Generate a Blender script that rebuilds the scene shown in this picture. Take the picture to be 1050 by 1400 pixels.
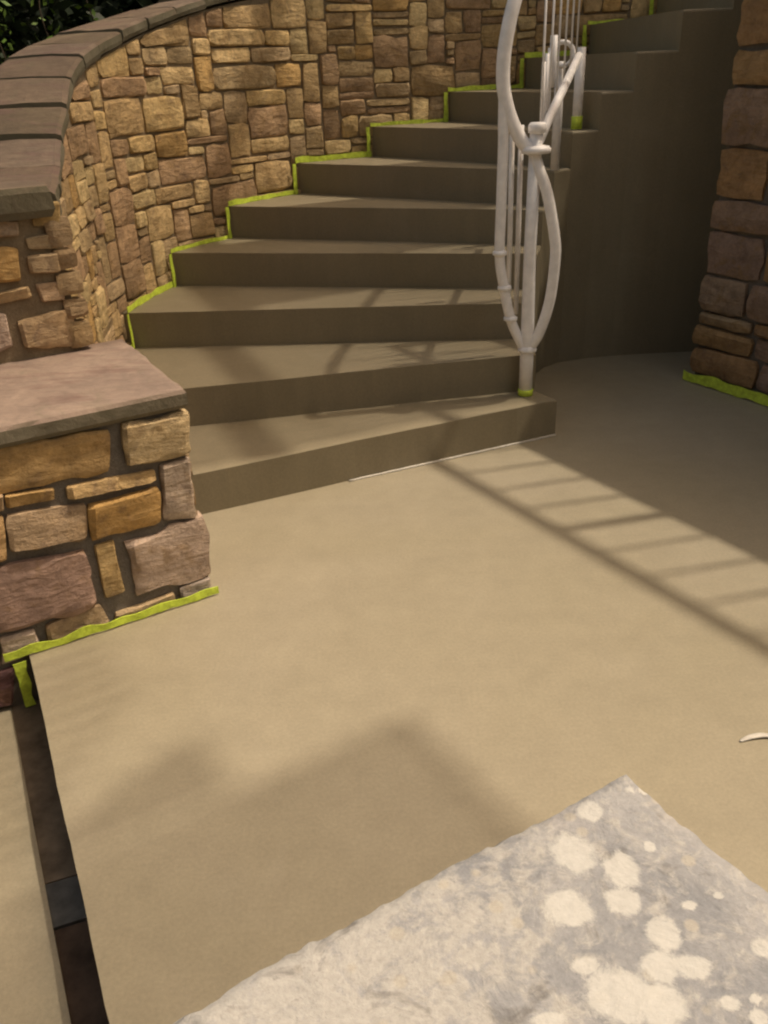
import bpy, bmesh, math, random
from mathutils import Vector, Matrix, noise

for o in list(bpy.data.objects):
    bpy.data.objects.remove(o, do_unlink=True)
S = bpy.context.scene
COL = S.collection

# ------------------------------------------------------------------ camera
PITCH, ROLL, EYE = 0.4825, -0.0421, 1.4916
cd = bpy.data.cameras.new('camera')
cam = bpy.data.objects.new('camera', cd); COL.objects.link(cam)
fw = Vector((0, math.cos(PITCH), -math.sin(PITCH)))
up0 = Vector((0, math.sin(PITCH), math.cos(PITCH))); rt0 = Vector((1, 0, 0))
rt = math.cos(ROLL) * rt0 + math.sin(ROLL) * up0
up = -math.sin(ROLL) * rt0 + math.cos(ROLL) * up0
m = Matrix((rt, up, -fw)).transposed().to_4x4(); m.translation = (0, 0, EYE)
cam.matrix_world = m
cd.sensor_fit = 'HORIZONTAL'; cd.sensor_width = 36.0; cd.lens = 36.0 * 1150 / 1050
cd.clip_start = 0.02; cd.clip_end = 3000
S.camera = cam

# ------------------------------------------------------------------ light
SUN = Vector((0.965, 0.20, 1.75)).normalized()          # towards the light
world = bpy.data.worlds.new('World'); S.world = world; world.use_nodes = True
nt = world.node_tree; nt.nodes.clear()
sky = nt.nodes.new('ShaderNodeTexSky'); sky.sky_type = 'NISHITA'; sky.sun_disc = False
sky.sun_elevation = math.asin(SUN.z); sky.sun_rotation = math.atan2(SUN.x, SUN.y)
sky.dust_density = 4.0
hue = nt.nodes.new('ShaderNodeMix'); hue.data_type = 'RGBA'; hue.blend_type = 'MULTIPLY'
hue.inputs[0].default_value = 1.0; hue.inputs[7].default_value = (1.0, 0.82, 0.58, 1)
bgn = nt.nodes.new('ShaderNodeBackground'); bgn.inputs[1].default_value = 0.14
wo = nt.nodes.new('ShaderNodeOutputWorld')
nt.links.new(sky.outputs[0], hue.inputs[6]); nt.links.new(hue.outputs[2], bgn.inputs[0]); nt.links.new(bgn.outputs[0], wo.inputs[0])
sd = bpy.data.lights.new('sun', 'SUN'); sd.energy = 2.0; sd.angle = math.radians(1.05); sd.color = (1.0, 0.87, 0.70)
sun = bpy.data.objects.new('sun', sd); COL.objects.link(sun)
sun.rotation_euler = SUN.to_track_quat('Z', 'Y').to_euler(); sun.location = (8, 2, 12)
S.view_settings.view_transform = 'Standard'; S.view_settings.look = 'None'
S.view_settings.exposure = 0.76; S.view_settings.gamma = 1.0
S.render.engine = 'CYCLES'
S.cycles.filter_width = 2.2

rnd = random.Random(11)

# ------------------------------------------------------------------ helpers
def tag(o, label=None, cat=None, group=None, kind=None):
    if label: o['label'] = label
    if cat: o['category'] = cat
    if group: o['group'] = group
    if kind: o['kind'] = kind
    return o

def empty(name, loc):
    o = bpy.data.objects.new(name, None); COL.objects.link(o); o.location = loc
    o.empty_display_size = 0.1
    return o

def base_of(parent):
    b = Vector((0, 0, 0))
    while parent is not None:
        b += parent.location; parent = parent.parent
    return b

def mesh_obj(name, verts, faces, mat, parent=None, smooth=False, color=None, origin=None):
    """verts in world space"""
    pb = base_of(parent)
    og = Vector(origin) if origin is not None else pb
    me = bpy.data.meshes.new(name)
    me.from_pydata([(v[0] - og.x, v[1] - og.y, v[2] - og.z) for v in verts], [], faces)
    me.validate(); me.update()
    if smooth:
        for f in me.polygons: f.use_smooth = True
        if name == 'stone' or name == 'remaining_stonework': me.set_sharp_from_angle(angle=math.radians(30))
    me.materials.append(mat)
    o = bpy.data.objects.new(name, me); COL.objects.link(o)
    o.parent = parent; o.location = og - pb
    if color: o.color = (*color, 1)
    return o

def bm_obj(name, bm, mat, parent=None, smooth=False, color=None, origin=None):
    bmesh.ops.recalc_face_normals(bm, faces=bm.faces)
    bm.verts.index_update()
    v = [x.co.copy() for x in bm.verts]; f = [[q.index for q in p.verts] for p in bm.faces]
    bm.free()
    return mesh_obj(name, v, f, mat, parent, smooth, color, origin)

def prism(poly, z0, z1):
    """poly counter-clockwise (x,y)"""
    n = len(poly)
    v = [(x, y, z0) for x, y in poly] + [(x, y, z1) for x, y in poly]
    f = [list(range(n - 1, -1, -1)), list(range(n, 2 * n))]
    f += [[i, (i + 1) % n, n + (i + 1) % n, n + i] for i in range(n)]
    return v, f

def tube(path, rad, seg=10, cap=True):
    pts = [Vector(p) for p in path]; n = len(pts)
    r = rad if isinstance(rad, (list, tuple)) else [rad] * n
    v = []; f = []; nrm = None
    for i, p in enumerate(pts):
        t = (pts[min(i + 1, n - 1)] - pts[max(i - 1, 0)]).normalized()
        if nrm is None:
            nrm = t.orthogonal().normalized()
        nrm = (nrm - t * nrm.dot(t)).normalized(); b = t.cross(nrm)
        for k in range(seg):
            a = 2 * math.pi * k / seg
            v.append(p + r[i] * (math.cos(a) * nrm + math.sin(a) * b))
    for i in range(n - 1):
        for k in range(seg):
            k2 = (k + 1) % seg
            f.append([i * seg + k, i * seg + k2, (i + 1) * seg + k2, (i + 1) * seg + k])
    if cap:
        f.append(list(range(seg - 1, -1, -1))); f.append([(n - 1) * seg + k for k in range(seg)])
    return v, f

def catmull(P, sub=8):
    P = [Vector(p) for p in P]; out = []
    for i in range(len(P) - 1):
        p0 = P[max(i - 1, 0)]; p1 = P[i]; p2 = P[i + 1]; p3 = P[min(i + 2, len(P) - 1)]
        for k in range(sub):
            t = k / sub
            out.append(0.5 * ((2 * p1) + (p2 - p0) * t + (2 * p0 - 5 * p1 + 4 * p2 - p3) * t * t + (3 * p1 - p0 - 3 * p2 + p3) * t ** 3))
    out.append(P[-1]); return out

def lathe(c, prof, seg=16):
    v = []; f = []; n = len(prof)
    for r, z in prof:
        for k in range(seg):
            a = 2 * math.pi * k / seg
            v.append((c[0] + r * math.cos(a), c[1] + r * math.sin(a), c[2] + z))
    for i in range(n - 1):
        for k in range(seg):
            k2 = (k + 1) % seg
            f.append([i * seg + k, i * seg + k2, (i + 1) * seg + k2, (i + 1) * seg + k])
    f.append(list(range(seg - 1, -1, -1))); f.append([(n - 1) * seg + k for k in range(seg)])
    return v, f

# ------------------------------------------------------------------ materials
class N:
    def __init__(s, name):
        s.m = bpy.data.materials.new(name); s.m.use_nodes = True
        s.t = s.m.node_tree; s.t.nodes.clear()
        s.out = s.t.nodes.new('ShaderNodeOutputMaterial'); s.b = s.t.nodes.new('ShaderNodeBsdfPrincipled')
        s.t.links.new(s.b.outputs[0], s.out.inputs[0])
    def n(s, typ, **kw):
        o = s.t.nodes.new(typ)
        for k, v in kw.items(): setattr(o, k, v)
        return o
    def l(s, a, b): s.t.links.new(a, b)
    def pos(s): return s.n('ShaderNodeNewGeometry').outputs['Position']
    def noise(s, vec, scale, detail=4, rough=0.55, dist=0.0):
        o = s.n('ShaderNodeTexNoise'); o.inputs['Scale'].default_value = scale; o.inputs['Detail'].default_value = detail
        o.inputs['Roughness'].default_value = rough; o.inputs['Distortion'].default_value = dist
        s.l(vec, o.inputs['Vector']); return o.outputs[0]
    def ramp(s, fac, stops):
        o = s.n('ShaderNodeValToRGB'); s.l(fac, o.inputs[0])
        e = o.color_ramp.elements
        while len(e) < len(stops): e.new(0.5)
        for q, (p, c) in zip(e, stops):
            q.position = p; q.color = (c, c, c, 1) if not isinstance(c, tuple) else (*c, 1)
        return o.outputs[0]
    def mix(s, fac, a, b, mode='MIX'):
        o = s.n('ShaderNodeMix'); o.data_type = 'RGBA'; o.blend_type = mode
        if isinstance(fac, (int, float)): o.inputs[0].default_value = fac
        else: s.l(fac, o.inputs[0])
        for i, q in ((6, a), (7, b)):
            if isinstance(q, tuple): o.inputs[i].default_value = (*q, 1)
            else: s.l(q, o.inputs[i])
        return o.outputs[2]
    def bump(s, h, strength, dist, prev=None):
        o = s.n('ShaderNodeBump'); o.inputs['Strength'].default_value = strength; o.inputs['Distance'].default_value = dist
        s.l(h, o.inputs['Height'])
        if prev is not None: s.l(prev, o.inputs['Normal'])
        return o.outputs[0]
    def done(s, col, rough=0.8, nor=None, metal=0.0, spec=0.5):
        if isinstance(col, tuple): s.b.inputs['Base Color'].default_value = (*col, 1)
        else: s.l(col, s.b.inputs['Base Color'])
        if isinstance(rough, (int, float)): s.b.inputs['Roughness'].default_value = rough
        else: s.l(rough, s.b.inputs['Roughness'])
        if nor is not None: s.l(nor, s.b.inputs['Normal'])
        s.b.inputs['Metallic'].default_value = metal; s.b.inputs['Specular IOR Level'].default_value = spec
        return s.m

def coat_mat(name, c1, c2):
    g = N(name); P = g.pos()
    big = g.noise(P, 0.9, 3, 0.5, 0.6); mid = g.noise(P, 5, 4, 0.6); fine = g.noise(P, 420, 2, 0.6); sand = g.noise(P, 110, 3, 0.7)
    c = g.mix(g.ramp(big, [(0.3, 0.0), (0.7, 1.0)]), c1, c2)
    c = g.mix(1.0, c, g.ramp(mid, [(0.3, 0.96), (0.7, 1.03)]), 'MULTIPLY')
    c = g.mix(1.0, c, g.ramp(sand, [(0.25, 0.88), (0.75, 1.10)]), 'MULTIPLY')
    # grit, scuffs and faint drips
    gr = g.n('ShaderNodeTexVoronoi'); gr.inputs['Scale'].default_value = 46; g.l(P, gr.inputs['Vector'])
    c = g.mix(g.ramp(gr.outputs['Distance'], [(0.035, 0.45), (0.07, 0.0)]), c, (0.16, 0.13, 0.09))
    sc = g.noise(P, 2.6, 7, 0.7, 1.2)
    c = g.mix(g.ramp(sc, [(0.56, 0.0), (0.74, 0.14)]), c, (0.40, 0.35, 0.27))
    c = g.mix(g.ramp(g.noise(P, 3.4, 6, 0.68, 0.8), [(0.58, 0.0), (0.78, 0.15)]), c, (0.17, 0.135, 0.09))
    dp = g.n('ShaderNodeMapping'); dp.inputs['Scale'].default_value = (9, 9, 0.8); g.l(P, dp.inputs[0])
    c = g.mix(1.0, c, g.ramp(g.noise(dp.outputs[0], 1.6, 5, 0.65), [(0.3, 0.95), (0.7, 1.04)]), 'MULTIPLY')
    # trowel sweeps
    mp = g.n('ShaderNodeMapping'); mp.inputs['Scale'].default_value = (0.6, 7, 1); mp.inputs['Rotation'].default_value = (0, 0, 0.5)
    g.l(P, mp.inputs[0]); tr = g.noise(mp.outputs[0], 1.2, 4, 0.6, 0.8)
    c = g.mix(1.0, c, g.ramp(tr, [(0.3, 0.975), (0.7, 1.02)]), 'MULTIPLY')
    nb = g.bump(fine, 0.25, 0.002, g.bump(sand, 0.18, 0.003, g.bump(mid, 0.12, 0.01)))
    return g.done(c, g.ramp(mid, [(0.3, 0.52), (0.7, 0.68)]), nb, spec=0.35)
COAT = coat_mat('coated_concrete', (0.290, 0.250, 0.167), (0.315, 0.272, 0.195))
STEPCOAT = coat_mat('shade_toned_step_coating', (0.225, 0.189, 0.120), (0.250, 0.210, 0.138))  # floor coating turned olive and darkened; stair shade put into the colour

def stone_mat(name, rough_amt=1.0):
    g = N(name); oi = g.n('ShaderNodeObjectInfo')
    ad = g.n('ShaderNodeVectorMath'); ad.operation = 'MULTIPLY_ADD'
    g.l(oi.outputs['Random'], ad.inputs[0]); ad.inputs[1].default_value = (37, 53, 19); g.l(g.pos(), ad.inputs[2])
    P = ad.outputs[0]
    a = g.noise(P, 7, 5, 0.6, 0.5); b = g.noise(P, 24, 6, 0.7); c2 = g.noise(P, 90, 5, 0.75); d = g.noise(P, 13, 3, 0.5, 1.0)
    c = g.mix(1.0, oi.outputs['Color'], g.ramp(a, [(0.28, (0.52, 0.50, 0.48)), (0.72, (0.92, 0.88, 0.82))]), 'MULTIPLY')
    c = g.mix(g.ramp(d, [(0.54, 0.0), (0.70, 0.5)]), c, (0.28, 0.17, 0.065))
    c = g.mix(g.ramp(g.noise(P, 10, 4, 0.6, 1.5), [(0.56, 0.0), (0.72, 0.5)]), c, (0.16, 0.105, 0.08))
    c = g.mix(1.0, c, g.ramp(b, [(0.25, 0.72), (0.75, 1.18)]), 'MULTIPLY')
    c = g.mix(1.0, c, g.ramp(c2, [(0.25, 0.82), (0.75, 1.12)]), 'MULTIPLY')
    mp = g.n('ShaderNodeMapping'); mp.inputs['Scale'].default_value = (1, 1, 3.2); g.l(P, mp.inputs[0])
    lay = g.noise(mp.outputs[0], 9, 6, 0.65, 0.4)
    nb = g.bump(c2, 0.35 * rough_amt, 0.006, g.bump(b, 0.6 * rough_amt, 0.016, g.bump(lay, 0.7 * rough_amt, 0.035)))
    return g.done(c, 0.88, nb, spec=0.25)
STONE = stone_mat('squared_sandstone')

def mortar_mat(name, c1, c2):
    g = N(name); P = g.pos()
    a = g.noise(P, 12, 5, 0.6); b = g.noise(P, 150, 4, 0.7)
    c = g.mix(g.ramp(a, [(0.3, 0.0), (0.7, 1.0)]), c1, c2)
    c = g.mix(1.0, c, g.ramp(b, [(0.25, 0.75), (0.75, 1.15)]), 'MULTIPLY')
    return g.done(c, 0.95, g.bump(b, 0.6, 0.006, g.bump(a, 0.5, 0.02)), spec=0.2)
MORTAR = mortar_mat('grey_mortar', (0.145, 0.126, 0.104), (0.215, 0.188, 0.155))
MORTAR2 = mortar_mat('tan_mortar', (0.21, 0.16, 0.10), (0.30, 0.235, 0.15))

def slab_mat():
    g = N('weathered_cap_slab'); P = g.pos(); oi = g.n('ShaderNodeObjectInfo')
    a = g.noise(P, 4, 6, 0.62, 0.8); b = g.noise(P, 30, 6, 0.7); d = g.noise(P, 9, 4, 0.6, 1.2)
    mp = g.n('ShaderNodeMapping'); mp.inputs['Rotation'].default_value = (0, 0, -0.5); mp.inputs['Scale'].default_value = (3, 12, 6)
    g.l(P, mp.inputs[0]); st = g.noise(mp.outputs[0], 1.5, 5, 0.6, 0.6)
    c = g.mix(1.0, oi.outputs['Color'], g.ramp(a, [(0.3, (0.55, 0.535, 0.53)), (0.7, (0.86, 0.84, 0.80))]), 'MULTIPLY')
    c = g.mix(g.ramp(st, [(0.52, 0.0), (0.68, 0.75)]), c, (0.17, 0.105, 0.085))
    c = g.mix(g.ramp(d, [(0.56, 0.0), (0.75, 0.4)]), c, (0.13, 0.12, 0.07))
    c = g.mix(1.0, c, g.ramp(b, [(0.25, 0.80), (0.75, 1.14)]), 'MULTIPLY')
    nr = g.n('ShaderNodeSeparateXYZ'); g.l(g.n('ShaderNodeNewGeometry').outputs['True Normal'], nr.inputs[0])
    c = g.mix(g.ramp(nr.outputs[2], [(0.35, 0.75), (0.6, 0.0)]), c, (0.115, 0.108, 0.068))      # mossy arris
    nb = g.bump(b, 0.55, 0.008, g.bump(st, 0.5, 0.012))
    return g.done(c, 0.85, nb, spec=0.3)
SLAB = slab_mat()

def lichen_slab_mat():
    g = N('lichened_limestone'); P = g.pos()
    a = g.noise(P, 9, 6, 0.65, 0.6); b = g.noise(P, 40, 6, 0.72, 0.4); d = g.noise(P, 5.0, 4, 0.55, 0.5); e = g.noise(P, 160, 5, 0.75)
    c = g.mix(g.ramp(a, [(0.35, 0.0), (0.65, 1.0)]), (0.225, 0.228, 0.238), (0.36, 0.352, 0.345))
    # creamy crust, mostly towards the worn side of the slab
    sx = g.n('ShaderNodeSeparateXYZ'); g.l(P, sx.inputs[0])
    mr = g.n('ShaderNodeMapRange'); mr.inputs[1].default_value = 0.16; mr.inputs[2].default_value = -0.06; g.l(sx.outputs[0], mr.inputs[0])
    ma = g.n('ShaderNodeMath'); ma.operation = 'MULTIPLY_ADD'; g.l(mr.outputs[0], ma.inputs[0]); ma.inputs[1].default_value = 0.20; g.l(b, ma.inputs[2])
    c = g.mix(g.ramp(ma.outputs[0], [(0.50, 0.0), (0.64, 0.85)]), c, (0.42, 0.40, 0.365))
    c = g.mix(g.ramp(d, [(0.55, 0.0), (0.70, 0.55)]), c, (0.39, 0.345, 0.315))
    vo = g.n('ShaderNodeTexVoronoi'); vo.inputs['Scale'].default_value = 34; g.l(P, vo.inputs['Vector'])
    c = g.mix(g.ramp(vo.outputs['Distance'], [(0.16, 0.75), (0.24, 0.0)]), c, (0.42, 0.385, 0.325))
    c = g.mix(g.ramp(g.noise(P, 22, 4, 0.6, 1.0), [(0.58, 0.0), (0.70, 0.7)]), c, (0.14, 0.13, 0.12))
    c = g.mix(1.0, c, g.ramp(e, [(0.25, 0.78), (0.75, 1.15)]), 'MULTIPLY')
    la = g.n('ShaderNodeAttribute'); la.attribute_name = 'lichen'
    ln = g.noise(P, 42, 7, 0.78, 0.6)
    lm = g.n('ShaderNodeMath'); lm.operation = 'MULTIPLY_ADD'; g.l(ln, lm.inputs[0]); lm.inputs[1].default_value = 1.5; g.l(la.outputs['Fac'], lm.inputs[2])
    lf = g.ramp(lm.outputs[0], [(0.64, 0.0), (0.93, 0.88)])
    c = g.mix(lf, c, g.mix(g.ramp(g.noise(P, 130, 4, 0.7), [(0.3, 0.0), (0.7, 1.0)]), (0.46, 0.445, 0.41), (0.54, 0.525, 0.485)))
    vy = g.noise(P, 14, 3, 0.5, 0.5)
    nb = g.bump(lf, 0.35, 0.0015, g.bump(e, 0.35, 0.002, g.bump(b, 0.3, 0.006, g.bump(a, 0.35, 0.02))))
    return g.done(c, 0.9, nb, spec=0.25)
LSLAB = lichen_slab_mat()

def plain(name, col, rough=0.6, var=0.15, scale=30, bump=0.1, spec=0.5):
    g = N(name); P = g.pos(); a = g.noise(P, scale, 4, 0.6)
    c = g.mix(1.0, col, g.ramp(a, [(0.3, 1 - var), (0.7, 1 + var)]), 'MULTIPLY')
    return g.done(c, rough, g.bump(a, bump, 0.005), spec=spec)
LICHEN = plain('pale_lichen', (0.44, 0.40, 0.335), 0.95, 0.14, 120, 0.5, 0.2)
OCHRE = plain('ochre_lichen', (0.45, 0.33, 0.12), 0.95, 0.3, 150, 0.5, 0.2)
TAPE = plain('green_masking_tape', (0.56, 0.70, 0.065), 0.6, 0.25, 40, 0.8)
IRON = plain('white_painted_iron', (0.86, 0.83, 0.81), 0.42, 0.10, 22, 0.35)
BEAD = plain('pale_offwhite', (0.52, 0.48, 0.41), 0.6, 0.15, 40, 0.2)
EARTH = plain('dark_soil', (0.045, 0.036, 0.025), 0.95, 0.4, 6, 0.6, 0.2)
BARK = plain('brown_bark', (0.06, 0.045, 0.03), 0.95, 0.35, 25, 0.8, 0.2)

def leaf_mat(name, c1, c2):
    g = N(name); P = g.pos(); a = g.noise(P, 6, 2, 0.5)
    return g.done(g.mix(g.ramp(a, [(0.35, 0.0), (0.65, 1.0)]), c1, c2), 0.55, None, spec=0.3)
LEAF = leaf_mat('unlit_leaves', (0.008, 0.016, 0.006), (0.018, 0.034, 0.010))  # near-black green: lack of lamp light put into the leaf colour
LEAF2 = leaf_mat('lit_leaves', (0.07, 0.13, 0.02), (0.12, 0.20, 0.03))  # brighter green for the leaves that catch light, put into the colour

# ------------------------------------------------------------------ layout numbers
R = 0.17                                   # step rise
E1 = Vector((0.87, 0.493)).normalized()    # along the pier front
E2 = Vector((-E1.y, E1.x))                 # away from the front
PFR = Vector((-0.59, 2.33))                # pier front right foot
WALL = [(-1.015, 2.80), (-1.035, 2.89), (-1.12, 3.2), (-1.19, 3.6), (-1.22, 4.03), (-1.1, 4.6), (-.83, 5.02), (-.465, 5.46), (0, 5.72),
        (.5, 5.92), (1.0, 6.05), (1.6, 6.12), (2.4, 6.15), (3.4, 6.15), (4.6, 6.15)]
WTOPZ = [1.10, 1.12, 1.175, 1.338, 1.52, 1.669, 1.796, 1.90, 2.05, 2.25, 2.45, 2.7, 3.0, 3.2, 3.2]
OUT = [(-1.0, 2.77), (-1.17, 3.325), (-1.27, 4.04), (-1.15, 4.625), (-.88, 5.04), (-.50, 5.51), (-.02, 5.77), (.49, 5.97), (1.0, 6.10), (1.42, 6.15), (1.85, 6.18), (2.2, 6.19), (2.5, 6.19), (2.8, 6.19)]
INN = [(.79, 3.53), (.715, 3.672), (.745, 3.91), (.795, 4.18), (.855, 4.39), (.925, 4.50), (1.02, 4.575), (1.165, 4.625), (1.33, 4.655), (1.54, 4.67), (1.78, 4.675), (2.04, 4.68), (2.40, 4.68), (2.8, 4.68)]
NST = 13
TOPZ = NST * R

def in_frame(p, mx=0.06):
    v = Vector(p) - Vector((0, 0, EYE)); z = v.dot(fw)
    if z < 0.05: return False
    x = v.dot(rt) / z * 1150 / 525; y = v.dot(up) / z * 1150 / 700
    return abs(x) < 1 + mx and abs(y) < 1 + mx

# ------------------------------------------------------------------ the ground
GZ = -0.34
v, f = prism([(-900, -900), (900, -900), (900, 900), (-900, 900)], GZ - 0.5, GZ)
tag(mesh_obj('ground', v, f, EARTH), 'dark bare soil round the terrace', kind='structure')
TE = [(-1.12, 2.14), (-.53, .92), (-0.05, -0.10), (0.35, -1.0), (0.8, -2.0)]       # edge of the terrace on the step-down side
poly = [(0.8, -2.0), (6.0, -2.0), (6.0, 5.0), (-2.0, 5.0), (-2.0, 2.6), (-1.12, 2.14), (-.53, .92), (-0.05, -0.10), (0.35, -1.0)]
def wavy(a, b, n):
    a = Vector(a); b = Vector(b); d = (b - a).normalized(); nn = Vector((d.y, -d.x)); out = []
    for i in range(1, n):
        q = a.lerp(b, i / n); k = 0.003 * noise.noise(Vector((q.x * 3, q.y * 3, 1))) + 0.0022 * noise.noise(Vector((q.x * 11, q.y * 11, 2)))
        out.append((q.x + nn.x * k, q.y + nn.y * k))
    return out
poly = poly[:6] + wavy(poly[5], poly[6], 36) + poly[6:7] + wavy(poly[6], poly[7], 24) + poly[7:]
bm = bmesh.new(); vv, ff = prism(poly, GZ - 0.02, 0.0)
bv = [bm.verts.new(q) for q in vv]
for q in ff: bm.faces.new([bv[i] for i in q])
ed = [e for e in bm.edges if all(abs(q.co.z) < 1e-6 for q in e.verts)]
bmesh.ops.bevel(bm, geom=ed, offset=0.012, segments=3, profile=0.5, affect='EDGES')
terrace = tag(bm_obj('terrace_floor', bm, COAT), 'tan coated concrete terrace floor', kind='structure')
# one step lower on the left
d = Vector((-0.90, -0.434)).normalized()
low = [Vector(q) for q in TE]
poly = [(q.x, q.y) for q in reversed([q - d * 0.1 for q in low])]
poly = [(-1.07, 2.3)] + [(-0.63 + 0.1, 1.0)] + [(0.0, -0.1), (0.9, -2.0)]
lowp = [(-3.2, 1.4), (-1.9, -2.0), (0.72, -2.0), (-0.12, -0.12), (-.605, .90), (-1.165, 2.03), (-1.4, 2.5), (-2.6, 2.6)]
v, f = prism(lowp, GZ - 0.02, -R)
tag(mesh_obj('lower_step_floor', v, f, COAT), 'tan coated step one rise below the terrace', kind='structure')

jb = empty('shadow_strip', (-0.98, 1.72, GZ)); tag(jb, 'dark brown strip standing in for shadow along the foot of the terrace edge', 'filler strip')  # dark strip added where the terrace edge throws its shadow; shade put in colour
def band_strip(y0, y1, z1, mat, name):
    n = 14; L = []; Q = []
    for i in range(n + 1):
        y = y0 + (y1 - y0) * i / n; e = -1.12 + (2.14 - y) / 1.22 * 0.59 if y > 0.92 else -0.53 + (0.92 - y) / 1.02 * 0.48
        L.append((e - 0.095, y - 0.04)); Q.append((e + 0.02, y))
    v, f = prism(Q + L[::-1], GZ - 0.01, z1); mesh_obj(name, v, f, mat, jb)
band_strip(-0.6, 1.275, -0.178, plain('dark_brown_shadow', (0.060, 0.040, 0.028), 0.9, 0.4, 18, 0.6, 0.2), 'shadow')
band_strip(1.40, 2.05, -0.176, plain('paler_brown_shadow', (0.13, 0.10, 0.07), 0.9, 0.4, 14, 0.5, 0.2), 'paler_end')  # paler stretch of the same painted shadow
band_strip(1.28, 1.395, -0.174, plain('dark_grey_block', (0.075, 0.072, 0.066), 0.85, 0.3, 30, 0.4), 'end_block')

# ------------------------------------------------------------------ stones
def stone_mesh(quad, fmap, depth, n=4, seed=0, rough=1.0, back=-0.03, rnd_corner=0.055):
    """quad: four (s,v) corners counter-clockwise seen from the front; fmap(s,v,w) -> world"""
    rr = random.Random(seed)
    Q = [Vector(q) for q in quad]
    cen = sum(Q, Vector((0, 0))) / 4
    L = min((Q[1] - Q[0]).length, (Q[3] - Q[0]).length, (Q[2] - Q[1]).length)
    verts = []; faces = []
    ofs = Vector((rr.uniform(-99, 99), rr.uniform(-99, 99), rr.uniform(-99, 99)))
    tilt = (rr.uniform(-.25, .25), rr.uniform(-.25, .25))
    for j in range(n):
        for i in range(n):
            a = i / (n - 1); b = j / (n - 1)
            if n > 4:      # crowd rows to the rim so that the arris is tight
                a = 0.5 - 0.5 * math.cos(math.pi * a) if 0 else a
            p = (Q[0] * (1 - a) + Q[1] * a) * (1 - b) + (Q[3] * (1 - a) + Q[2] * a) * b
            ea = min(a, 1 - a); eb = min(b, 1 - b); border = min(ea, eb) < 1e-6
            corner = ea < 1e-6 and eb < 1e-6
            if n <= 4 and not border:      # widen the flat middle
                p = cen + (p - cen) * 2.5
            elif n > 4 and not border and (ea < 1.01 / (n - 1) or eb < 1.01 / (n - 1)):
                p = cen + (p - cen) * 1.12
            nz = noise.noise(Vector((p.x * 9, p.y * 9, 0)) + ofs); nf = noise.noise(Vector((p.x * 26, p.y * 26, 3)) + ofs)
            if border:
                jx = Vector((noise.noise(Vector((p.x * 14, p.y * 14, 5)) + ofs), noise.noise(Vector((p.x * 14, p.y * 14, 9)) + ofs)))
                p = p + jx * L * 0.10 * rough
                w = depth * (0.66 + 0.25 * nz)
                if corner: p = cen + (p - cen) * (1 - rnd_corner); w = depth * 0.55
            else:
                w = depth * (0.95 + 0.45 * nz * rough + 0.2 * nf * rough + tilt[0] * (a - .5) * 2 + tilt[1] * (b - .5) * 2)
            verts.append((p, w))
    W = [fmap(p.x, p.y, w) for p, w in verts]
    for j in range(n - 1):
        for i in range(n - 1):
            q = j * n + i; faces.append([q, q + 1, q + n + 1, q + n])
    ring = [i for i in range(n)] + [j * n + n - 1 for j in range(1, n)] + [(n - 1) * n + i for i in range(n - 2, -1, -1)] + [j * n for j in range(n - 2, 0, -1)]
    b0 = len(W)
    for q in ring: W.append(fmap(verts[q][0].x, verts[q][0].y, back))
    k = len(ring)
    for i in range(k):
        i2 = (i + 1) % k; faces.append([ring[i2], ring[i], b0 + i, b0 + i2])
    return W, faces

def pack(u0, u1, v0, v1, cu, cv, pieces, seed):
    rr = random.Random(seed)
    nu = int(round((u1 - u0) / cu)); nv = int(round((v1 - v0) / cv))
    occ = [[False] * nu for _ in range(nv)]; out = []
    for j in range(nv):
        i = 0
        while i < nu:
            if occ[j][i]: i += 1; continue
            free = 0
            while i + free < nu and not occ[j][i + free]: free += 1
            c = [(w, h, p) for w, h, p in pieces if w <= free and j + h <= nv and not (0 < free - w < 2 and w > 2)]
            c = [q for q in c if all(not occ[j + y][i + x] for y in range(q[1]) for x in range(q[0]))]
            if not c: w, h = (min(free, 2), 1)
            else:
                t = rr.random() * sum(q[2] for q in c)
                for q in c:
                    t -= q[2]
                    if t <= 0: break
                w, h = q[0], q[1]
            for y in range(h):
                for x in range(w): occ[j + y][i + x] = True
            out.append((u0 + i * cu, u0 + (i + w) * cu, v0 + j * cv, v0 + (j + h) * cv))
            i += w
    return out
PIECES = [(4, 3, 5), (5, 4, 5), (6, 4, 4), (7, 5, 2), (4, 4, 3), (4, 2, 8), (5, 2, 9), (7, 2, 6), (3, 2, 6), (3, 4, 2), (2, 4, 3), (2, 5, 1), (6, 3, 6), (4, 1, 5), (5, 1, 5), (6, 1, 3), (3, 1, 4), (3, 3, 3), (2, 2, 5), (2, 3, 3), (2, 1, 3), (8, 3, 3)]
PAL = [(0.40, 0.29, 0.155), (0.36, 0.26, 0.15), (0.42, 0.31, 0.18), (0.33, 0.235, 0.135), (0.30, 0.225, 0.14), (0.38, 0.25, 0.115), (0.36, 0.27, 0.18), (0.29, 0.20, 0.13), (0.44, 0.34, 0.20), (0.33, 0.225, 0.15)]

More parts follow.
